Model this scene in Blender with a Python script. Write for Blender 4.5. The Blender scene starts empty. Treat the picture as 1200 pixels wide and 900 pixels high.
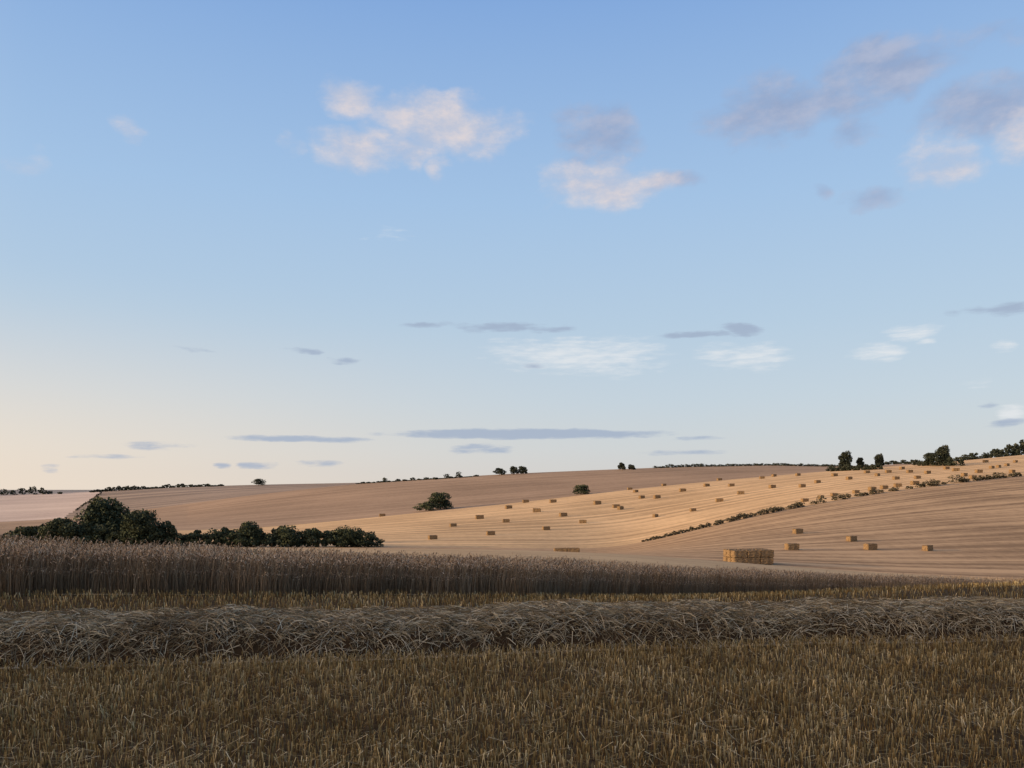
import bpy, math, numpy as np
from mathutils import Vector
rng=np.random.default_rng(7)
S=bpy.context.scene
S.view_settings.view_transform='Standard'; S.view_settings.look='None'; S.view_settings.exposure=0
F=906.0; EYE=1.6; HV=565.0
def lin(r,g,b):
    f=lambda c:(c/255/12.92) if c/255<=0.04045 else ((c/255+0.055)/1.055)**2.4
    return (f(r),f(g),f(b),1)
# ------------------------------------------------------------------ terrain profile tables
UG=np.arange(-500,1701,10.0)
def gsm(a,sig):
    k=np.exp(-0.5*(np.arange(-30,31)/sig)**2); k/=k.sum()
    ap=np.pad(a,30,mode='reflect',reflect_type='odd')
    return np.convolve(ap,k,mode='valid')
def tab(us,vs,sig=3): return gsm(np.interp(UG,us,vs),sig)
def zfrom(d,v): return EYE-d*(v-HV)/F
one=np.ones_like(UG)
KD=[];KZ=[]
def key(d,v=None,z=None):
    d=d*one; KD.append(d); KZ.append(zfrom(d,v) if z is None else z*one)
key(0.3,z=0.0); key(8.0,z=0.0)
dc=tab([-500,0,300,600,900,1200,1600],[9.6,11,12.5,15,23,36,44],5); key(dc,v=697)
brow=tab([-500,0,300,600,750,850,900,1000,1200,1600],[642,641,642,644,650,658,662,670,680,690],5); key(75,v=brow)
key(130,v=tab([-500,0,300,600,750,877,1000,1200,1600],[646,645,645,647,652,660,669,678,688],6))
key(tab([-500,600,740,800,900,1000,1100,1200,1600],[180,188,200,214,240,272,310,350,480],9),
    v=tab([-500,0,450,600,700,740,800,900,1000,1100,1200,1600],[640,640,640,642,644,640,624,601,582,568,557,530],3.5))
d6=tab([-500,0,600,1200,1600],[350,350,420,650,750],9)
v6=tab([-500,0,300,380,500,600,700,800,900,1000,1100,1200,1600],[630,628,619,612,600,590,578,567,558,550,543,533,500],4)
key(d6,v=v6)
key(d6+45,v=v6+1.2)
v8=tab([-500,0,100,200,300,430,600,700,800,900,1000,1100,1200,1600],[625,612,606,593,579.5,565.5,555,551,547,545,547,542,534,500],3)
key(950,v=v8)
key(1250,v=v8+6)
v10=tab([-500,0,100,200,300,430,550,600,1200,1600],[584,580,577,571,568,565.5,563,562,556,545],3)
key(2100,v=v10); key(3000,v=v10+3); key(8000,v=574)
KD=np.array(KD).T; KZ=np.array(KZ).T   # (U,K)
NK=KD.shape[1]
h=np.diff(KD,axis=1); m=np.diff(KZ,axis=1)/h
KS=np.zeros_like(KD); a=m[:,:-1];b=m[:,1:]; w1=2*h[:,1:]+h[:,:-1]; w2=h[:,1:]+2*h[:,:-1]; ok=(a*b)>0
KS[:,1:-1]=np.where(ok,(w1+w2)/(w1/np.where(ok,a,1)+w2/np.where(ok,b,1)),0)
KS[:,0]=m[:,0]; KS[:,-1]=m[:,-1]
for k in range(3,8): KS[:,k]=gsm(KS[:,k],9)
def interp_tab(A,u):
    u=np.clip(u,UG[0],UG[-1]); f=(u-UG[0])/10; i=np.clip(f.astype(int),0,len(UG)-2); t=(f-i)[:,None]
    return A[i]*(1-t)+A[i+1]*t
def keys_at(u): return interp_tab(KD,u),interp_tab(KZ,u)
def prof(u,d):
    X,Y=keys_at(u); s=interp_tab(KS,u)
    d=np.clip(d,X[:,0],X[:,-1]); j=np.clip((X<=d[:,None]).sum(1)-1,0,NK-2); r=np.arange(len(u))
    H=X[r,j+1]-X[r,j]; t=(d-X[r,j])/H
    return ((1+2*t)*(1-t)**2*Y[r,j]+t*(1-t)**2*H*s[r,j]+t*t*(3-2*t)*Y[r,j+1]+t*t*(t-1)*H*s[r,j+1])
TH=math.radians(50); CT=math.cos(TH)
def ud(x,y):
    r=np.hypot(x,y); th=np.arctan2(x,y); a=np.abs(th)
    front=a<=TH
    uf=600+F*np.tan(np.where(front,th,0)); ue=600+F*math.tan(TH)*np.sign(th)*(1-(np.maximum(a,TH)-TH)/(math.pi-TH))
    return np.where(front,uf,ue), np.where(front,r*np.cos(th),r*CT)
def with_shade_hill(x,y,z):
    # unseen hill added at left, behind the camera, crest shaped to shade the foreground
    H=np.interp(y,[-120,-60,-15,-10,-5,-2,2,11,22,60],[4,15,13.5,12.6,11.0,10.7,10.9,11.0,9,5])
    g=np.exp(-((x+60)/15)**2)*np.clip((48-y)/26,0,1)**2*np.clip((y+130)/60,0,1)
    return z*(1-g)+H*g
def hgt(x,y):
    x=np.atleast_1d(np.asarray(x,float)); y=np.atleast_1d(np.asarray(y,float))
    u,d=ud(x,y); return with_shade_hill(x,y,prof(u,d))
def place(u,v,k0,k1):
    X,_=keys_at(np.array([float(u)])); ds=np.linspace(X[0,k0],X[0,k1],400)
    z=prof(np.full(400,float(u)),ds); vv=HV+F*(EYE-z)/ds
    i=int(np.argmin(np.abs(vv-v))); return (u-600)/F*ds[i], ds[i], z[i]
# ------------------------------------------------------------------ mesh builder
def build(name,V,Q,mats,mi=None,attrs=None,uv=None,smooth=False,parent=None):
    me=bpy.data.meshes.new(name); V=np.asarray(V,np.float32); Q=np.asarray(Q,np.int32)
    me.vertices.add(len(V)); me.vertices.foreach_set('co',V.ravel())
    k=Q.shape[1]; me.loops.add(Q.size); me.loops.foreach_set('vertex_index',Q.ravel())
    me.polygons.add(len(Q)); me.polygons.foreach_set('loop_start',np.arange(len(Q),dtype=np.int32)*k)
    me.polygons.foreach_set('loop_total',np.full(len(Q),k,np.int32))
    for m in mats: me.materials.append(m)
    if mi is not None: me.polygons.foreach_set('material_index',np.asarray(mi,np.int32))
    me.update(calc_edges=True)
    if smooth: me.polygons.foreach_set('use_smooth',np.ones(len(Q),bool))
    for n,a in (attrs or {}).items():
        at=me.attributes.new(n,'FLOAT','POINT'); at.data.foreach_set('value',np.asarray(a,np.float32))
    if uv is not None:
        l=me.uv_layers.new(name='UVMap'); l.data.foreach_set('uv',np.asarray(uv,np.float32)[Q.ravel()].ravel())
    me.validate()
    o=bpy.data.objects.new(name,me); S.collection.objects.link(o)
    if parent: o.parent=parent
    return o
# ------------------------------------------------------------------ materials
def N(nt,t,**k):
    n=nt.nodes.new(t)
    for a,b in k.items(): setattr(n,a,b)
    return n
def newmat(name,rough=0.9):
    m=bpy.data.materials.new(name); m.use_nodes=True; nt=m.node_tree
    b=nt.nodes['Principled BSDF']; b.inputs['Roughness'].default_value=rough; b.inputs['Specular IOR Level'].default_value=0.08
    return m,nt,b
def ramp(nt,src,stops):
    r=N(nt,'ShaderNodeValToRGB'); e=r.color_ramp.elements
    while len(e)>len(stops): e.remove(e[-1])
    while len(e)<len(stops): e.new(0.5)
    for i,(p,c) in enumerate(stops): e[i].position=p; e[i].color=c
    nt.links.new(src,r.inputs[0]); return r.outputs[0]
def mix(nt,a,b,f,mode='MIX'):
    m=N(nt,'ShaderNodeMix',data_type='RGBA',blend_type=mode)
    for s,val in ((m.inputs[0],f),(m.inputs[6],a),(m.inputs[7],b)):
        if isinstance(val,(int,float,tuple)): s.default_value=val
        else: nt.links.new(val,s)
    return m.outputs[2]
def math_(nt,op,a,b=None,c=None,clamp=False):
    m=N(nt,'ShaderNodeMath',operation=op,use_clamp=clamp)
    for i,val in enumerate((a,b,c)):
        if val is None: continue
        if isinstance(val,(int,float)): m.inputs[i].default_value=val
        else: nt.links.new(val,m.inputs[i])
    return m.outputs[0]
def noise(nt,vec,scale,detail=4,rough=0.55):
    n=N(nt,'ShaderNodeTexNoise'); n.inputs['Scale'].default_value=scale; n.inputs['Detail'].default_value=detail; n.inputs['Roughness'].default_value=rough
    nt.links.new(vec,n.inputs['Vector']); return n.outputs['Fac']
def field_mat(name,base,dark,lines,contrast,fine=0.5,patch=0.02):
    m,nt,b=newmat(name,0.95)
    g=N(nt,'ShaderNodeNewGeometry').outputs['Position']; uv=N(nt,'ShaderNodeUVMap',uv_map='UVMap').outputs[0]
    sx=N(nt,'ShaderNodeSeparateXYZ'); nt.links.new(uv,sx.inputs[0])
    nlo=noise(nt,g,patch,3); nf=noise(nt,g,fine,4,0.7); nm=noise(nt,g,0.12,3)
    w=math_(nt,'MULTIPLY_ADD',nlo,0.03,sx.outputs[1])
    s1=math_(nt,'SINE',math_(nt,'MULTIPLY',w,lines*6.283))
    sn=N(nt,'ShaderNodeTexNoise'); sn.noise_dimensions='1D'; sn.inputs['Scale'].default_value=lines*2.2; sn.inputs['Detail'].default_value=4; nt.links.new(w,sn.inputs['W'])
    tr=math_(nt,'POWER',math_(nt,'ABSOLUTE',math_(nt,'SINE',math_(nt,'MULTIPLY',w,lines*0.5*3.1416))),14.0)
    a=math_(nt,'MULTIPLY',s1,0.10*contrast)
    a=math_(nt,'ADD',a,math_(nt,'MULTIPLY',math_(nt,'SUBTRACT',sn.outputs['Fac'],0.5),2.4*contrast))
    a=math_(nt,'MULTIPLY',a,math_(nt,'MULTIPLY_ADD',nm,2.2,-0.1))
    a=math_(nt,'ADD',a,math_(nt,'MULTIPLY',tr,0.22*contrast))
    a=math_(nt,'ADD',a,math_(nt,'MULTIPLY',math_(nt,'SUBTRACT',nlo,0.5),1.6))
    a=math_(nt,'ADD',a,math_(nt,'MULTIPLY',math_(nt,'SUBTRACT',nf,0.5),1.3))
    a=math_(nt,'ADD',a,0.45,clamp=True)
    nt.links.new(ramp(nt,a,[(0.0,dark),(1.0,base)]),b.inputs['Base Color'])
    return m
def C(r,g,b): return (r,g,b,1)
m_near,nt,b=newmat('stubble_soil',1.0)
g=N(nt,'ShaderNodeNewGeometry').outputs['Position']
c=ramp(nt,noise(nt,g,9,6,0.75),[(0.3,C(0.034,0.021,0.010)),(0.55,C(0.085,0.054,0.024)),(0.75,C(0.20,0.135,0.062))])
nt.links.new(c,b.inputs['Base Color'])
bp=N(nt,'ShaderNodeBump'); bp.inputs['Strength'].default_value=0.8; bp.inputs['Distance'].default_value=0.05; nt.links.new(noise(nt,g,14,5,0.7),bp.inputs['Height']); nt.links.new(bp.outputs[0],b.inputs['Normal'])
m_brow=field_mat('brow_field',C(0.55,0.37,0.185),C(0.34,0.22,0.107),10,0.5,2.0,0.05)
m_f4=field_mat('east_field',C(0.52,0.325,0.162),C(0.25,0.152,0.075),18,0.95)
m_f3=field_mat('bale_field',C(0.72,0.455,0.215),C(0.40,0.245,0.112),22,0.75)
m_f2=field_mat('mid_field',C(0.40,0.26,0.15),C(0.23,0.147,0.083),14,0.6,0.3,0.008)
m_f1=field_mat('far_field',C(0.35,0.25,0.165),C(0.19,0.138,0.095),9,0.9,0.2,0.004)
m_f1b=field_mat('pale_far_field',C(0.62,0.47,0.34),C(0.42,0.31,0.23),7,0.5,0.2,0.004)
m_bey=field_mat('beyond_field',C(0.3,0.25,0.2),C(0.2,0.18,0.15),10,0.5,0.1,0.003)
# ------------------------------------------------------------------ terrain mesh
th=np.concatenate([np.radians(np.arange(-180,-50,1.5)),np.radians(np.arange(-50,50.01,0.12)),np.radians(np.arange(53,180.1,3.0))])
nsub=[12,8,30,10,22,32,3,24,5,22,3,5]; band_m=[0,0,1,2,2,3,4,4,5,5,6,6]
fr=np.abs(th)<=TH+1e-6
ucol=np.where(fr,600+F*np.tan(np.where(fr,th,0)),600+F*math.tan(TH)*np.sign(th)*(1-(np.abs(th)-TH)/(math.pi-TH)))
XD,_=keys_at(ucol); rows=[];bm=[]
for k in range(NK-1):
    for j in range(nsub[k]):
        t=j/nsub[k]; rows.append(XD[:,k]*(1-t)+XD[:,k+1]*t); bm.append(band_m[k])
rows.append(XD[:,-1])
fracs=np.zeros(len(rows)); acc=0.0; p=0
for k in range(NK-1):
    sc={6:.12,8:.3}.get(k,1)
    for j in range(nsub[k]): fracs[p]=acc+j/nsub[k]*sc; p+=1
    acc+=sc
fracs[-1]=acc
R=np.array(rows); nr,nc=R.shape
rr=np.where(fr[None,:],R/np.cos(np.where(fr,th,0))[None,:],R/CT)
X=rr*np.sin(th)[None,:]; Y=rr*np.cos(th)[None,:]
Z=prof(np.tile(ucol,nr),R.ravel()).reshape(nr,nc); Z=with_shade_hill(X,Y,Z)
V=np.stack([X.ravel(),Y.ravel(),Z.ravel()],1)
ii,jj=np.meshgrid(np.arange(nr-1),np.arange(nc-1),indexing='ij')
q=np.stack([ii*nc+jj,ii*nc+jj+1,(ii+1)*nc+jj+1,(ii+1)*nc+jj],-1).reshape(-1,4)
mi=np.array(bm)[ii.ravel()]
uq=ucol[jj.ravel()]; dq=R[ii.ravel(),jj.ravel()]; vq=HV+F*(EYE-Z[ii.ravel(),jj.ravel()])/dq
mi=np.where((mi==5)&(uq<118-(vq-578)*1.5),7,mi)
uvs=np.stack([V[:,0]/50,np.repeat(fracs,nc)],1)
build('terrain',V,q,[m_near,m_brow,m_f4,m_f3,m_f2,m_f1,m_bey,m_f1b],mi=mi,uv=uvs,smooth=True)
build('ground',[[-.6,-.6,-.004],[.6,-.6,-.004],[.6,.6,-.004],[-.6,.6,-.004]],[[0,1,2,3]],[m_near])
# ------------------------------------------------------------------ ribbons
def ribbons(P,W,side,rnd):
    n,m,_=P.shape
    A=P-side[:,None,:]*W[:,:,None]/2; B=P+side[:,None,:]*W[:,:,None]/2
    V=np.stack([A,B],2).reshape(-1,3)
    base=(np.arange(n)*m*2)[:,None]+(np.arange(m-1)*2)[None,:]
    q=np.stack([base,base+1,base+3,base+2],-1).reshape(-1,4)
    r=np.repeat(rnd,m*2); h=np.tile(np.repeat(np.linspace(0,1,m),2),n)
    return V,q,r,h
def join(parts):
    off=0;Vs=[];Qs=[];Rs=[];Hs=[]
    for V,q,r,h in parts: Vs.append(V);Qs.append(q+off);Rs.append(r);Hs.append(h);off+=len(V)
    return np.vstack(Vs),np.vstack(Qs),np.concatenate(Rs),np.concatenate(Hs)
def straw_mat(name,stops,hstops,ns=0.8,amp=0.9):
    m,nt,b=newmat(name,0.8)
    a=N(nt,'ShaderNodeAttribute',attribute_name='rnd').outputs['Fac']; h=N(nt,'ShaderNodeAttribute',attribute_name='hg').outputs['Fac']
    g=N(nt,'ShaderNodeNewGeometry').outputs['Position']
    a2=math_(nt,'ADD',a,math_(nt,'MULTIPLY',math_(nt,'SUBTRACT',noise(nt,g,ns,3),0.5),amp),clamp=True)
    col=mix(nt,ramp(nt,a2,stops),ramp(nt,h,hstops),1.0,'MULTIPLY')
    nt.links.new(col,b.inputs['Base Color'])
    return m
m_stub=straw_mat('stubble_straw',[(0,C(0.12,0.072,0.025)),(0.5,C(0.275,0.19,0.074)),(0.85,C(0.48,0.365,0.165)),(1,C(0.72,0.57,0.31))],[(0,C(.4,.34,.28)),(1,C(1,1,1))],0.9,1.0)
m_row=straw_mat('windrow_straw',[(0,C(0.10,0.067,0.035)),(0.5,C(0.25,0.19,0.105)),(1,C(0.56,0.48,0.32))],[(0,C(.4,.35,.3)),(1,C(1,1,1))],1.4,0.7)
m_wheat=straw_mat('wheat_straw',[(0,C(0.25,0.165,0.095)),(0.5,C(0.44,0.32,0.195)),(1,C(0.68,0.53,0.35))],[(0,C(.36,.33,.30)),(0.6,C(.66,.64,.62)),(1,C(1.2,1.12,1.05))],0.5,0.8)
def wrow(x): return 7.78+0.136*x+0.05*np.sin(x*0.9)+0.03*np.sin(x*2.3+1)
EX=np.array([-40,-30,-12,-7.3,-4.1,0,7.6,24,40.]); EY=np.array([5,6.5,9.6,11,12.5,15,23,36,47.])
def unit(a): return a/np.linalg.norm(a,axis=-1,keepdims=True)
def side_rand(n):
    a=rng.uniform(0,2*math.pi,n); return np.stack([np.cos(a),np.sin(a),np.zeros(n)],1)
def stub(n,x,y,hm,w):
    z=hgt(x,y); h=hm*rng.uniform(0.45,1.2,n)
    lean=rng.normal(0,0.14,(n,2))
    p0=np.stack([x,y,z-0.01],1); p2=p0+np.stack([lean[:,0]*h,lean[:,1]*h,h],1)
    sd=side_rand(n); sd[:,1]*=0.35; sd=unit(sd)
    return ribbons(np.stack([p0,p2],1),np.repeat(w*rng.uniform(.7,1.3,n),2).reshape(n,2),sd,rng.uniform(0,1,n))
parts=[]
def rowpts(n,ylo,yhi,kx):
    y=ylo+(yhi-ylo)*rng.uniform(0,1,n)**0.9; x=rng.uniform(-1,1,n)*(kx*y+1.2)
    k=np.round((y-0.136*x)/0.125)*0.125+0.136*x+rng.normal(0,0.020,n)
    x=np.round(x/0.042)*0.042+rng.normal(0,0.012,n)
    return x,k
x,y=rowpts(115000,2.8,9.2,0.78); keep=(y<wrow(x)+0.3)
pat=np.sin(x*1.9+np.sin(y*2.3)*1.3)*np.sin(y*2.7+x*.6)
keep&=(rng.uniform(0,1,len(x))<0.78+0.22*pat)
parts.append(stub(keep.sum(),x[keep],y[keep],0.09,0.0043))
n=60000; x=rng.uniform(-26,40,n); y0=wrow(x); y1=np.interp(x,EX,EY); t=rng.uniform(0,1,n)**1.3; y=y0+0.4+t*(y1-y0-0.3)
keep=(np.abs(x)<0.85*y+3)&(y1>y0); parts.append(stub(keep.sum(),x[keep],y[keep],0.10,0.008))
n=22000; y=rng.uniform(2.8,9,n); x=rng.uniform(-1,1,n)*(0.78*y+1.2); keep=y<wrow(x); x=x[keep];y=y[keep];n=len(x); z=hgt(x,y)+rng.uniform(0.005,0.08,n)
a=rng.uniform(0,math.pi,n); L=rng.uniform(0.03,0.16,n); dr=np.stack([np.cos(a),np.sin(a),rng.normal(0,0.25,n)],1)
p=np.stack([x,y,z],1); sd=unit(np.cross(dr,[0,0,1.0])); parts.append(ribbons(np.stack([p-dr*L[:,None]/2,p+dr*L[:,None]/2],1),np.full((n,2),0.004),sd,rng.uniform(.2,1.1,n)))
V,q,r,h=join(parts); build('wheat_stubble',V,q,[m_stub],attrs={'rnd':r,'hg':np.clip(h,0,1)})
# ------------------------------------------------------------------ windrow
def prof_w(s): return np.clip(1-np.abs(s)**4.2,0,1)
def whgt(x): return 0.335-0.006*x+0.014*np.sin(x*1.7+.5)+0.014*np.sin(x*4.1)+0.012*np.sin(x*9.3+2)
xs=np.linspace(-22,28,900); ss=np.linspace(-1,1,19); HWd=0.58; ns=len(ss)
XX,SS=np.meshgrid(xs,ss,indexing='ij'); YY=wrow(XX)+SS*HWd; ZZ=hgt(XX.ravel(),YY.ravel()).reshape(XX.shape)+prof_w(SS)*whgt(XX)*0.82-0.02+rng.normal(0,0.016,XX.shape)*(np.abs(SS)<.95)
V0=np.stack([XX.ravel(),YY.ravel(),ZZ.ravel()],1); a,bq=np.meshgrid(np.arange(899),np.arange(ns-1),indexing='ij')
q0=np.stack([a*ns+bq,(a+1)*ns+bq,(a+1)*ns+bq+1,a*ns+bq+1],-1).reshape(-1,4)
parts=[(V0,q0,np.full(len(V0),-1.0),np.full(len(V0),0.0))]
n=80000; x=np.where(rng.uniform(0,1,n)<.8,rng.uniform(-7.5,8.5,n),rng.uniform(-20,27,n)); s=rng.uniform(-1.1,0.9,n)
y=wrow(x)+s*HWd; z=hgt(x,y)+prof_w(s)*whgt(x)+rng.uniform(-0.09,0.02,n)
a=rng.normal(0,0.75,n); L=rng.uniform(0.06,0.34,n)*rng.uniform(.4,1,n)
sl=-4.2*np.sign(s)*np.abs(s)**3.2*whgt(x)/HWd
dr=unit(np.stack([np.cos(a),np.sin(a),np.sin(a)*sl*0.8+rng.normal(0,0.2,n)],1))
mid=np.stack([x,y,z],1); bend=np.stack([np.zeros(n),np.zeros(n),-0.12*L],1)
P=np.stack([mid-dr*L[:,None]/2+bend,mid,mid+dr*L[:,None]/2+bend],1); P[:,:,2]=np.maximum(P[:,:,2],0.01+hgt(P[:,:,0].ravel(),P[:,:,1].ravel()).reshape(n,3))
sd=unit(np.cross(dr,unit(rng.normal(0,1,(n,3)))))
parts.append(ribbons(P,np.full((n,3),0.0042)*rng.uniform(.7,1.4,(n,1)),sd,rng.uniform(0,1,n)))
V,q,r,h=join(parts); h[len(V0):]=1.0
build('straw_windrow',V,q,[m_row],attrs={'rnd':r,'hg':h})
# ------------------------------------------------------------------ standing wheat
seg=np.hypot(np.diff(EX),np.diff(EY)); cum=np.concatenate([[0],np.cumsum(seg)])
def crop(n,smin,smax,pw,w,hmul=1.0,dens_pow=1.0):
    t=np.linspace(0,cum[-1],600); ex=np.interp(t,cum,EX); ey=np.interp(t,cum,EY)
    wt=1/np.maximum(np.hypot(ex,ey),8)**dens_pow*(np.abs(ex)<0.9*ey+4); cdf=np.cumsum(wt); cdf/=cdf[-1]
    tt=np.interp(rng.uniform(0,1,n),cdf,t); px=np.interp(tt,cum,EX); py=np.interp(tt,cum,EY)
    e=0.5; tx=np.interp(tt+e,cum,EX)-np.interp(tt-e,cum,EX); ty=np.interp(tt+e,cum,EY)-np.interp(tt-e,cum,EY); l=np.hypot(tx,ty)+1e-9
    s=smin+(smax-smin)*rng.uniform(0,1,n)**pw+0.1*np.sin(tt*1.3)+0.08*np.sin(tt*3.7)
    x=px-ty/l*s; y=py+tx/l*s; z=hgt(x,y)
    hv=0.60*hmul*rng.normal(1,0.10,n)*(1+0.035*np.sin(x*0.8)+0.03*np.sin(x*2.1+y))
    ln=rng.normal(0,0.15,(n,2)); ln[:,0]+=0.05
    f=np.array([0,.45,.82,.93,1.0]); zf=np.array([0,.46,.86,.97,.93])
    P=np.zeros((n,5,3))
    for k in range(5):
        P[:,k,0]=x+ln[:,0]*hv*f[k]**2+ (0.04*rng.normal(0.3,1,n) if k>=3 else 0)*(k-2)/2
        P[:,k,1]=y+ln[:,1]*hv*f[k]**2; P[:,k,2]=z+hv*zf[k]
    W=np.stack([w*np.ones(n),w*np.ones(n),w*.8*np.ones(n),np.full(n,w*2.2),np.full(n,w*1.0)],1)*rng.uniform(.7,1.3,(n,1))
    sd=side_rand(n); sd[:,1]*=.4; sd=unit(sd)
    return ribbons(P,W,sd,rng.uniform(0,1,n))
parts=[crop(40000,0,1.4,1.0,0.0055),crop(28000,0,5.5,1.2,0.007,1.0),crop(9000,0,0.35,1,0.0055,0.6)]
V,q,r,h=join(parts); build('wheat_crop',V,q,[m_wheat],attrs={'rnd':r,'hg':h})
# ------------------------------------------------------------------ trees
def leafmat(name,st):
    m,nt,b=newmat(name,0.8); a=N(nt,'ShaderNodeAttribute',attribute_name='rnd').outputs['Fac']
    nt.links.new(ramp(nt,a,st),b.inputs['Base Color']); return m
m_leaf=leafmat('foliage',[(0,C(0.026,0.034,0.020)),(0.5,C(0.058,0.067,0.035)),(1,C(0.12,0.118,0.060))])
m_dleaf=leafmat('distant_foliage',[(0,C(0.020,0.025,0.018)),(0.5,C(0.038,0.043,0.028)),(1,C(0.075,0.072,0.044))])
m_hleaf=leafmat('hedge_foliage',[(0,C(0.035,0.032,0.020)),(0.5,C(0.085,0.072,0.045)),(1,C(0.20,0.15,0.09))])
m_bark,nt,b=newmat('bark',0.95); g=N(nt,'ShaderNodeNewGeometry').outputs['Position']
nt.links.new(ramp(nt,noise(nt,g,6),[(0.3,C(0.05,0.035,0.025)),(0.7,C(0.13,0.10,0.07))]),b.inputs['Base Color'])
def leaves(c,sz,rn):
    n=len(c); nrm=unit(rng.normal(0,1,(n,3))); a=unit(np.cross(nrm,unit(rng.normal(0,1,(n,3))))); bb=np.cross(nrm,a)
    sz=sz*rng.uniform(.5,1.3,n)[:,None]; a=a*sz; bb=bb*sz*0.7
    V=np.stack([c-a,c-bb*.8,c+a,c+bb],1).reshape(-1,3); q=np.arange(n*4).reshape(n,4)
    return V,q,np.repeat(rn,4),np.ones(n*4)
def tube(pts,rad,k=6):
    V=[];Q=[]
    for i,(p,r) in enumerate(zip(pts,rad)):
        for j in range(k): V.append((p[0]+r*math.cos(j*2*math.pi/k),p[1]+r*math.sin(j*2*math.pi/k),p[2]))
    for i in range(len(pts)-1):
        for j in range(k): Q.append((i*k+j,i*k+(j+1)%k,(i+1)*k+(j+1)%k,(i+1)*k+j))
    V=np.array(V); return V,np.array(Q),np.full(len(V),.5),np.ones(len(V))
def crown(cx,cy,z0,h,w,base,nl,nlobe):
    L=[];Rn=[]
    for i in range(nlobe):
        fz=(i+rng.uniform(0,1))/nlobe; a=i*2.4+rng.uniform(-.5,.5); rad=w/2*0.66*math.sqrt(max(0.04,1-(abs(fz-0.35)/0.72)**2))*rng.uniform(.45,1)
        lc=np.array([cx+rad*math.cos(a),cy+rad*math.sin(a),z0+h*(base+(1-base)*(0.12+0.74*fz))])
        lr=np.array([w*.20,w*.20,h*.16])*rng.uniform(.6,1.2)
        m=nl//nlobe; dv=unit(rng.normal(0,1,(m,3))); rr_=rng.uniform(0.2,1.0,m)**0.5*rng.uniform(1,1.15,m)
        p=lc+dv*lr*rr_[:,None]; L.append(p)
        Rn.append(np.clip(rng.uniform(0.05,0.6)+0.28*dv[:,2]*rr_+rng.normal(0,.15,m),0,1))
    p=np.vstack(L); p[:,2]=np.maximum(p[:,2],z0+0.02*h); return p,np.concatenate(Rn)
def tree(name,u,v,k0,k1,hp,wp,nl=2600,base=0.12,nlobe=16,mat=None):
    x,y,z=place(u,v,k0,k1)
    h=hp/F*y; w=wp/F*y
    p,rn=crown(x,y,z,h,w,base,nl,nlobe)
    A=leaves(p,h*0.020+0.0005*y+.03,rn)
    parts=[A]; nf=[len(A[1])]
    tr=h*0.028+.05
    T=tube([(x,y,z-.3),(x+.01*h,y,z+h*.25),(x-.01*h,y,z+h*.55),(x,y,z+h*.8)],[tr*1.4,tr,tr*.6,tr*.2]); parts.append(T)
    for i in range(6):
        a=i*1.05+rng.uniform(-.3,.3); h0=h*rng.uniform(.18,.45)
        parts.append(tube([(x,y,z+h0),(x+math.cos(a)*w*.17,y+math.sin(a)*w*.17,z+h0+h*.14),(x+math.cos(a)*w*.34,y+math.sin(a)*w*.34,z+h0+h*.24)],[tr*.5,tr*.3,tr*.1],5))
    V,q,r,hh=join(parts); mi=np.ones(len(q),int); mi[:nf[0]]=0
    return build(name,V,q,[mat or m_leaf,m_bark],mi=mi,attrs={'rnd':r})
def row(name,pts,k0,k1,nl=400,ls=1.0,mat=None):
    parts=[]
    for (u,v,hp,wp) in pts:
        if v is None:
            X_,_=keys_at(np.array([float(u)])); y=X_[0,k0]; x=(u-600)/F*y; z=prof(np.array([float(u)]),np.array([y]))[0]
        else: x,y,z=place(u,v,k0,k1)
        h=hp/F*y; w=wp/F*y
        p,rn=crown(x,y+rng.normal(0,w*.15),z-h*.05,h,w,0.0,nl,7)
        parts.append(leaves(p,ls*(h*0.045+0.0006*y),rn))
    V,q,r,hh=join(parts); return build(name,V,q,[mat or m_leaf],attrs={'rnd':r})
tree('oak_tree',122,640,4,5,58,60,11000,0.04,34)
tree('oak_tree',164,641,4,5,44,60,9000,0.02,30)
tree('oak_tree',72,641,4,5,35,54,6500,0.02,24)
tree('hawthorn_tree',292,641,4,5,31,40,4500,0.0,18)
tree('hawthorn_tree',407,641,4,5,24,42,4000,0.0,18)
tree('hawthorn_tree',335,641,4,5,26,40,4000,0.0,18)
pts=[]
for u in np.arange(-160,446,8.0):
    hp=np.interp(u,[-160,0,40,60,100,190,215,230,260,290,330,360,400,430,446],[26,22,30,32,32,30,20,20,25,27,23,25,23,19,6])*rng.uniform(.7,1.12)
    pts.append((u,641,hp,28*rng.uniform(.8,1.2)))
row('valley_tree_row',pts,4,5,900,ls=0.9)
tree('hawthorn_tree',516,597,7,8,21,34,4200,0.0,18)
tree('hawthorn_tree',499,599,7,8,11,28,2200,0.0,12)
tree('hawthorn_tree',681,579.5,7,8,12,27,2600,0.0,14)
pts=[]
u=754.0
while u<1420:
    hs=np.interp(u,[740,800,900,960,980,1100,1200],[3.0,5.0,7,7.5,6.5,6.0,4.5])
    g_=0.08 if u<930 else 0.38
    if rng.uniform()>g_: pts.append((u,None,hs*rng.uniform(.45,1.15),hs*1.4*rng.uniform(.8,1.6)))
    u+=4.0
pts+= [(1122,None,11,24),(1092,None,9,20),(985,None,8,20),(1172,None,8,18)]
row('field_hedge',pts,5,6,230,mat=m_hleaf)
tree('distant_tree',303,569,9,10,8,19,1200,0.05,10,m_dleaf)
pts=[(4,580,7,12),(14,580,6,12),(26,579.5,9,14),(38,579.5,10,16),(48,579.5,9,14),(58,579,4,10),(70,579,2.5,8)]
for u in np.arange(108,262,5.0): pts.append((u,np.interp(u,[100,200,300],[577,571,568])+.5,np.interp(u,[108,120,165,175,200,260],[4,6,5.5,3,4.5,2.5])*rng.uniform(.5,1.2),9))
for u in np.arange(-200,0,7.0): pts.append((u,581,6*rng.uniform(.4,1.2),11))
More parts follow.
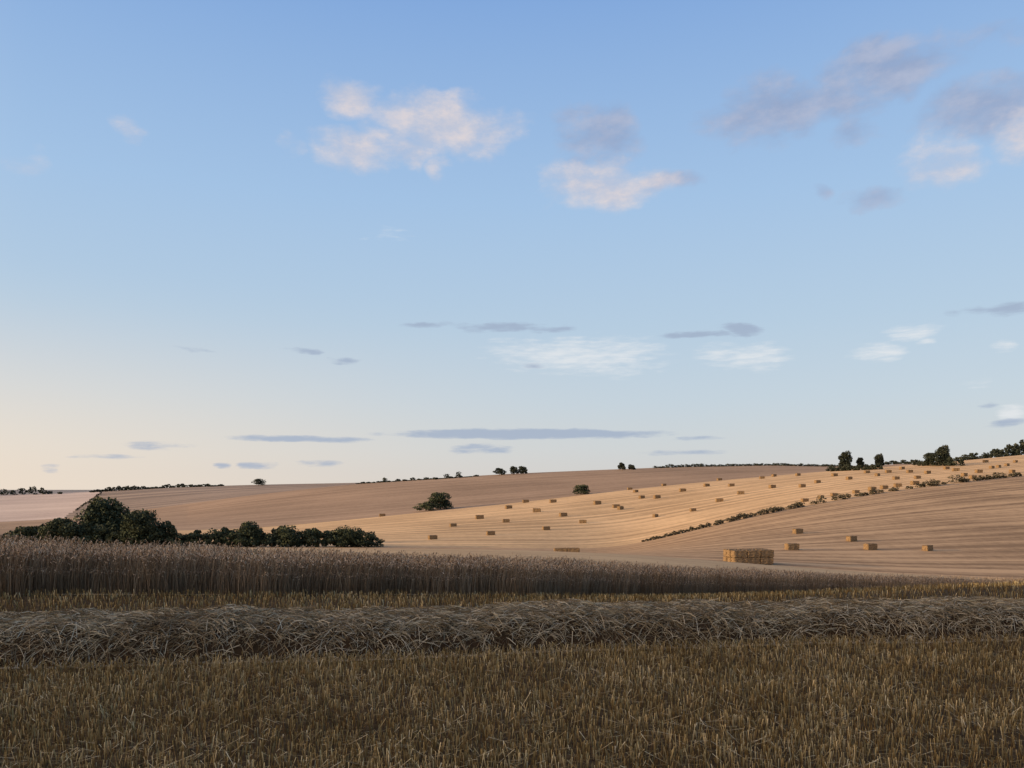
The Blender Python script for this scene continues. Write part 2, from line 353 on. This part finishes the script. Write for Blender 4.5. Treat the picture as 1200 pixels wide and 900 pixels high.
row('distant_tree_line',pts,9,10,150,ls=1.2,mat=m_dleaf)
pts=[(118-i*1.6,578.5+i*1.1,2.4*rng.uniform(.4,1.2),4) for i in range(19)]
row('boundary_hedge',pts,9,10,60,ls=.9,mat=m_dleaf)
pts=[(451,565,6,9),(466,564,3,9),(484,563,4,8),(500,562,3,8),(524,561,7,10),(537,560,8,13),(510,562,3,9)]
for u in np.arange(420,560,6.0): pts.append((u,np.interp(u,[420,430,600],[566.5,566,555.5])+.5,2.0*rng.uniform(.3,1.2),8))
row('distant_shrub_line',pts,7,8,150,ls=1.1,mat=m_dleaf)
for (u,v,h_,w_) in [(585,557,9,18),(602,556,10,16),(613,555.5,9,15),(729,551,9,12),(740,550.5,6,10)]: tree('distant_tree',u,v,7,8,h_,w_,1500,0.05,10,m_dleaf)
pts=[]
for u in np.arange(768,1000,4.5): pts.append((u,np.interp(u,[700,800,900,1000],[551,547.2,545.2,547])+.3,np.interp(u,[768,790,850,960,1000],[3,4.5,3,3,2])*rng.uniform(.6,1.2),8))
row('skyline_hedge',pts,7,8,110,ls=1.1,mat=m_dleaf)
pts=[]
for u in np.arange(974,1032,5.0): pts.append((u,552.5-(u-972)*.04,8*rng.uniform(.5,1.15),12))
for u in np.arange(1074,1126,6.0): pts.append((u,546,10*rng.uniform(.6,1.2),13))
row('copse',pts,5,6,420,mat=m_dleaf)
for (u,v,h_,w_) in [(990,549,22,18),(1008,547,13,9),(1030,546,16,13),(1105,546,25,22),(1090,546,16,16)]: tree('ash_tree',u,v,5,6,h_,w_,2800,0.12,14,m_dleaf)
pts=[]
for u in np.arange(1040,1074,6.0): pts.append((u,544,np.interp(u,[1032,1080],[4,7])*rng.uniform(.5,1.1),9))
for u in np.arange(1128,1420,6.0): pts.append((u,np.interp(u,[1126,1200,1420],[541,534,512]),np.interp(u,[1126,1140,1152,1166,1200],[8,9,6,15,17])*rng.uniform(.65,1.2),14))
row('woodland',pts,5,8,420,mat=m_dleaf)
# ------------------------------------------------------------------ bales
m_bale,nt,b=newmat('bale_straw',0.9)
g=N(nt,'ShaderNodeTexCoord').outputs['Object']
mp=N(nt,'ShaderNodeMapping'); mp.inputs['Scale'].default_value=(1.5,9,14); nt.links.new(g,mp.inputs[0])
fac=noise(nt,mp.outputs[0],1.5,6,0.7)
nt.links.new(ramp(nt,fac,[(0.3,C(0.12,0.077,0.04)),(0.55,C(0.25,0.16,0.08)),(0.75,C(0.40,0.27,0.14))]),b.inputs['Base Color'])
bp=N(nt,'ShaderNodeBump'); bp.inputs['Strength'].default_value=.7; bp.inputs['Distance'].default_value=.06; nt.links.new(fac,bp.inputs['Height']); nt.links.new(bp.outputs[0],b.inputs['Normal'])
m_twine,nt,b=newmat('twine',0.6); b.inputs['Base Color'].default_value=C(.12,.07,.03)
def bale_mesh(nm,sx=2.4,sy=1.2,sz=1.15):
    import bmesh
    bm=bmesh.new(); bmesh.ops.create_cube(bm,size=1)
    for v in bm.verts: v.co=Vector((v.co.x*sx,v.co.y*sy,v.co.z*sz+sz/2))
    bmesh.ops.bevel(bm,geom=bm.edges[:],offset=0.08,segments=2,affect='EDGES')
    bmesh.ops.subdivide_edges(bm,edges=[e for e in bm.edges if e.calc_length()>.5],cuts=7,use_grid_fill=True)
    for v in bm.verts:
        k=0.02+0.012*math.cos(v.co.x*15.7)
        v.co+=Vector(rng.normal(0,0.026,3))+Vector((0,v.co.y*k,(v.co.z-sz/2)*k))
    for i in range(5):
        y_=(i-2)*sy/5.2
        pts=[(-sx/2-.02,sz+.015),(sx/2+.02,sz+.015),(sx/2+.02,-.0),(-sx/2-.02,-.0)]
        vs=[(bm.verts.new((px,y_-.015,pz)),bm.verts.new((px,y_+.015,pz))) for (px,pz) in pts]
        for k in range(4):
            a_,b_=vs[k],vs[(k+1)%4]; f=bm.faces.new((a_[0],b_[0],b_[1],a_[1])); f.material_index=1
    me=bpy.data.meshes.new(nm); bm.to_mesh(me); bm.free(); me.materials.append(m_bale); me.materials.append(m_twine); return me
BM=[bale_mesh('bale_mesh_a'),bale_mesh('bale_mesh_b')]
upper=[(448,604),(507,631),(562,607),(531,616),(593,611),(596,595),(616,588),(683,612),(722,594),(727,596),(745,576),(738,573),(752,583),(778,567),
 (843,561),(843,587),(857,569),(893,560),(907,557.5),(958,565),(978,557),(940,570),(1016,553.5),(1041,553),(1050,561),(1057,549),(1087,554),(1109,549),(1147,553),(1170,547),(1190,541),(1186,553),(660,604),(800,575),(1130,557),(935,556.5),(629,599),(828,569),(700,590),(868,578),(905,571),(995,561),(1075,560),
 (943,587),(1003,577),(1022,574),(1052,569.5),(1072,567),(1140,560),(1162,548),(1180,545),(1120,551),(1066,553),(1028,557),(648,588),(770,583),(1155,541),(768,605),(812,598),(640,620),(575,626),(962,583),(977,580.5),(1036,572)]
lower=[(935,624),(928,643),(998,633),(1020,643),(1087,644),(1240,650),(1290,630)]
for i,(u,v) in enumerate(upper+lower):
    x,y,z=place(u,v+1,*((5,6) if i<len(upper) else (4,5)))
    o=bpy.data.objects.new('straw_bale',BM[i%2]); S.collection.objects.link(o)
    o.location=(x,y,z-.05); o.rotation_euler=(0,0,rng.choice([0.25,0.6,0.4])+rng.normal(0,.15))
    s=rng.uniform(.95,1.1) if y<300 else rng.uniform(1.2,1.4); o.scale=(s,s,s)
def stack(u,d,nx,ny,nz,rot):
    x=(u-600)/F*d; z=hgt(x,d)[0]
    e=bpy.data.objects.new('straw_bale_stack',None); S.collection.objects.link(e); e.location=(x,d,z-.1); e.rotation_euler=(0,0,rot)
    c=0
    for k in range(nz):
        for j in range(ny):
            for i in range(nx):
                c+=1; o=bpy.data.objects.new('bale_%d'%c,BM[c%2]); S.collection.objects.link(o); o.parent=e
                o.location=((i-(nx-1)/2)*2.43+rng.normal(0,.05),(j-(ny-1)/2)*1.24+rng.normal(0,.05),k*1.19); o.rotation_euler=(0,0,rng.normal(0,.015))
stack(877,131,3,3,2,0.22)
stack(664,150,2,1,1,0.1)
# ------------------------------------------------------------------ sun + world
SAZ=math.radians(-106); SEL=math.radians(9)
sd=Vector((math.sin(SAZ)*math.cos(SEL),math.cos(SAZ)*math.cos(SEL),math.sin(SEL)))
L=bpy.data.lights.new('sun','SUN'); L.energy=5; L.angle=math.radians(0.5); L.color=(1,0.76,0.50)
o=bpy.data.objects.new('sun',L); S.collection.objects.link(o); o.rotation_euler=(-sd).to_track_quat('-Z','Y').to_euler(); o.location=(-50,-20,60)
w=bpy.data.worlds.new('World'); S.world=w; w.use_nodes=True; nt=w.node_tree; bg=nt.nodes['Background']
tc=N(nt,'ShaderNodeTexCoord').outputs['Generated']
sx=N(nt,'ShaderNodeSeparateXYZ'); nt.links.new(tc,sx.inputs[0]); wx,wy,wz=sx.outputs
hyp=math_(nt,'SQRT',math_(nt,'ADD',math_(nt,'MULTIPLY',wx,wx),math_(nt,'MULTIPLY',wy,wy)))
T=math_(nt,'DIVIDE',wz,math_(nt,'MAXIMUM',hyp,0.001)); AZ=math_(nt,'ARCTAN2',wx,wy)
zc=math_(nt,'MAXIMUM',wz,0.012); cv=N(nt,'ShaderNodeCombineXYZ')
for s_,i in ((wx,0),(wy,1),(zc,2)): nt.links.new(s_,cv.inputs[i])
sky=N(nt,'ShaderNodeTexSky',sky_type='NISHITA'); sky.sun_disc=False; sky.sun_elevation=SEL; sky.sun_rotation=SAZ
nt.links.new(cv.outputs[0],sky.inputs[0])
skyc=mix(nt,(0,0,0,1),sky.outputs[0],0.12)
Tn=math_(nt,'DIVIDE',T,0.8,clamp=True)
gr=ramp(nt,Tn,[(0,lin(215,213,211)),(0.05,lin(210,215,219)),(0.13,lin(200,214,226)),(0.25,lin(186,209,230)),(0.45,lin(168,200,235)),(0.78,lin(135,174,227)),(1,lin(112,152,216))])
wa=N(nt,'ShaderNodeMapRange',interpolation_type='SMOOTHSTEP'); nt.links.new(AZ,wa.inputs[0]); wa.inputs[1].default_value=0.25; wa.inputs[2].default_value=-0.9; wa.inputs[3].default_value=0;wa.inputs[4].default_value=1
wt=N(nt,'ShaderNodeMapRange',interpolation_type='SMOOTHSTEP'); nt.links.new(T,wt.inputs[0]); wt.inputs[1].default_value=0.26; wt.inputs[2].default_value=-0.04; wt.inputs[3].default_value=0;wt.inputs[4].default_value=1
gr=mix(nt,gr,lin(252,232,210),math_(nt,'MULTIPLY',math_(nt,'MULTIPLY',wa.outputs[0],wt.outputs[0]),0.88))
base=mix(nt,gr,skyc,0.10)
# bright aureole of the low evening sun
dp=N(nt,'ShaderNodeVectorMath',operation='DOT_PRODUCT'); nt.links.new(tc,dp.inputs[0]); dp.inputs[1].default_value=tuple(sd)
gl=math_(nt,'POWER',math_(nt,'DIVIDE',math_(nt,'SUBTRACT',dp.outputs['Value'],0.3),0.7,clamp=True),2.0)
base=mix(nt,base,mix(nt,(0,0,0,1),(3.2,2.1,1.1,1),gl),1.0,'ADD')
pc=N(nt,'ShaderNodeCombineXYZ'); nt.links.new(AZ,pc.inputs[0]); nt.links.new(T,pc.inputs[1])
dn=N(nt,'ShaderNodeTexNoise'); dn.inputs['Scale'].default_value=14; dn.inputs['Detail'].default_value=4; nt.links.new(pc.outputs[0],dn.inputs['Vector'])
dv=N(nt,'ShaderNodeVectorMath',operation='SUBTRACT'); nt.links.new(dn.outputs['Color'],dv.inputs[0]); dv.inputs[1].default_value=(.5,.5,.5)
ds=N(nt,'ShaderNodeCombineXYZ'); ds.inputs[0].default_value=0.09; nt.links.new(math_(nt,'MULTIPLY',T,0.16),ds.inputs[1])
dm=N(nt,'ShaderNodeVectorMath',operation='MULTIPLY'); nt.links.new(dv.outputs[0],dm.inputs[0]); nt.links.new(ds.outputs[0],dm.inputs[1])
pd=N(nt,'ShaderNodeVectorMath',operation='ADD'); nt.links.new(pc.outputs[0],pd.inputs[0]); nt.links.new(dm.outputs[0],pd.inputs[1])
def fieldof(lst):
    acc=None
    for (u,v,a,b_,wgt) in lst:
        az=math.atan((u-600)/F); c2=math.cos(az); t=(HV-v)/F*c2; A=a/F*c2*c2; B=b_/F*c2
        m=N(nt,'ShaderNodeVectorMath',operation='MULTIPLY_ADD'); nt.links.new(pd.outputs[0],m.inputs[0]); m.inputs[1].default_value=(1/A,1/B,0); m.inputs[2].default_value=(-az/A,-t/B,0)
        d=N(nt,'ShaderNodeVectorMath',operation='DOT_PRODUCT'); nt.links.new(m.outputs[0],d.inputs[0]); nt.links.new(m.outputs[0],d.inputs[1])
        e=math_(nt,'MULTIPLY_ADD',d.outputs['Value'],-wgt,wgt)
        acc=e if acc is None else math_(nt,'MAXIMUM',acc,e)
    return acc
def smooth(x,a,b_):
    m=N(nt,'ShaderNodeMapRange',interpolation_type='SMOOTHSTEP'); nt.links.new(x,m.inputs[0]); m.inputs[1].default_value=a; m.inputs[2].default_value=b_; return m.outputs[0]
def vscale(v,s,off=(0,0,0)):
    m=N(nt,'ShaderNodeVectorMath',operation='MULTIPLY_ADD'); nt.links.new(v,m.inputs[0]); m.inputs[1].default_value=s; m.inputs[2].default_value=off; return m.outputs[0]
nF=noise(nt,vscale(pc.outputs[0],(15,24,1)),1,6,0.62)
nF2=noise(nt,vscale(pc.outputs[0],(15,24,1),(0.22,-0.35,0)),1,6,0.62)
nT=noise(nt,vscale(pc.outputs[0],(30,170,1)),1,5,0.62)
litF=[(412,120,48,32,1.1),(525,148,95,44,1.25),(415,180,70,30,1.0),(470,170,60,30,.9),(600,150,36,26,.6),(712,217,88,34,1.15),(138,150,26,22,.7),(25,188,30,16,.4),(1098,190,62,32,.85),(1195,155,44,36,.9),(334,172,18,20,.45),(515,200,20,16,.6)]
greyF=[(702,155,64,42,1.1),(905,132,95,46,1.1),(1045,84,115,46,1.1),(985,115,80,36,1.0),(1000,148,24,24,.6),(1150,128,100,38,1.05),(1185,100,50,24,.8),(1030,232,44,18,.7),(968,225,22,14,.7),(700,190,50,22,.7),(785,212,40,16,.8),(1140,45,70,24,.5)]
greyT=[(588,381,62,9,1.1),(500,379,46,5,.8),(650,383,38,6,.8),(865,385,34,9,1.2),(812,394,48,6,1.1),(1165,363,50,9,1.1),(360,410,22,5,.9),(408,420,26,5,.9),(225,408,24,4,.7),(615,509,190,7,1.7),(350,514,90,5,1.4),(565,526,38,7,.9),
 (185,522,44,6,.8),(135,535,52,4,.8),(375,543,30,5,.9),(303,545,20,6,.9),(262,546,14,5,.8),(72,549,14,6,.7),(800,530,66,4,.7),(1175,496,44,6,1.1),(1148,474,20,5,.8),(622,428,18,5,.7),(820,514,34,3,.6)]
whiteT=[(672,415,118,26,1.0),(872,416,62,19,.9),(1035,410,34,14,1.0),(1082,387,46,11,.9),(1098,398,20,6,.9),(1178,406,20,10,.7),(1184,484,32,13,1.2),(1140,447,26,9,.5),(450,275,26,9,.25),(725,430,66,12,.6)]
def dens(lst,n,amp,hi,op):
    f=fieldof(lst); s=math_(nt,'MULTIPLY_ADD',math_(nt,'SUBTRACT',n,0.5),amp,f)
    return math_(nt,'MULTIPLY',smooth(s,0.0,hi),op)
col=base
col=mix(nt,col,lin(232,234,236),dens(whiteT,nT,2.4,1.5,.75))
col=mix(nt,col,lin(160,175,198),dens(greyT,nT,2.2,1.2,.8))
gs=smooth(math_(nt,'SUBTRACT',nF,nF2),-0.2,0.25)
col=mix(nt,col,mix(nt,lin(148,164,196),lin(176,184,207),gs),dens(greyF,nF,2.1,1.2,.88))
lc=mix(nt,lin(190,196,214),lin(228,216,214),gs)
col=mix(nt,col,lc,dens(litF,nF,2.0,1.4,.92))
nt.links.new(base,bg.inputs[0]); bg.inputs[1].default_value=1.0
bg2=N(nt,'ShaderNodeBackground'); nt.links.new(col,bg2.inputs[0])
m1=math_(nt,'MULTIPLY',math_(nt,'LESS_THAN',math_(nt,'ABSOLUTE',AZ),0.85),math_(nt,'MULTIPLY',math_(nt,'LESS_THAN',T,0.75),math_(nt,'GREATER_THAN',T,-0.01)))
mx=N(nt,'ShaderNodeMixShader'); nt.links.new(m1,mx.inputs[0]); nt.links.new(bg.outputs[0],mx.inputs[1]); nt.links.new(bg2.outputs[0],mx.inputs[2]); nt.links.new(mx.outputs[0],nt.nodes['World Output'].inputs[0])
# ------------------------------------------------------------------ camera
cam=bpy.data.cameras.new('camera'); co=bpy.data.objects.new('camera',cam); S.collection.objects.link(co); S.camera=co
cam.sensor_width=36; cam.lens=36*F/1200; cam.shift_y=(HV-450)/1200; cam.clip_end=20000; cam.clip_start=0.05
co.location=(0,0,EYE); co.rotation_euler=(math.radians(90),0,0)
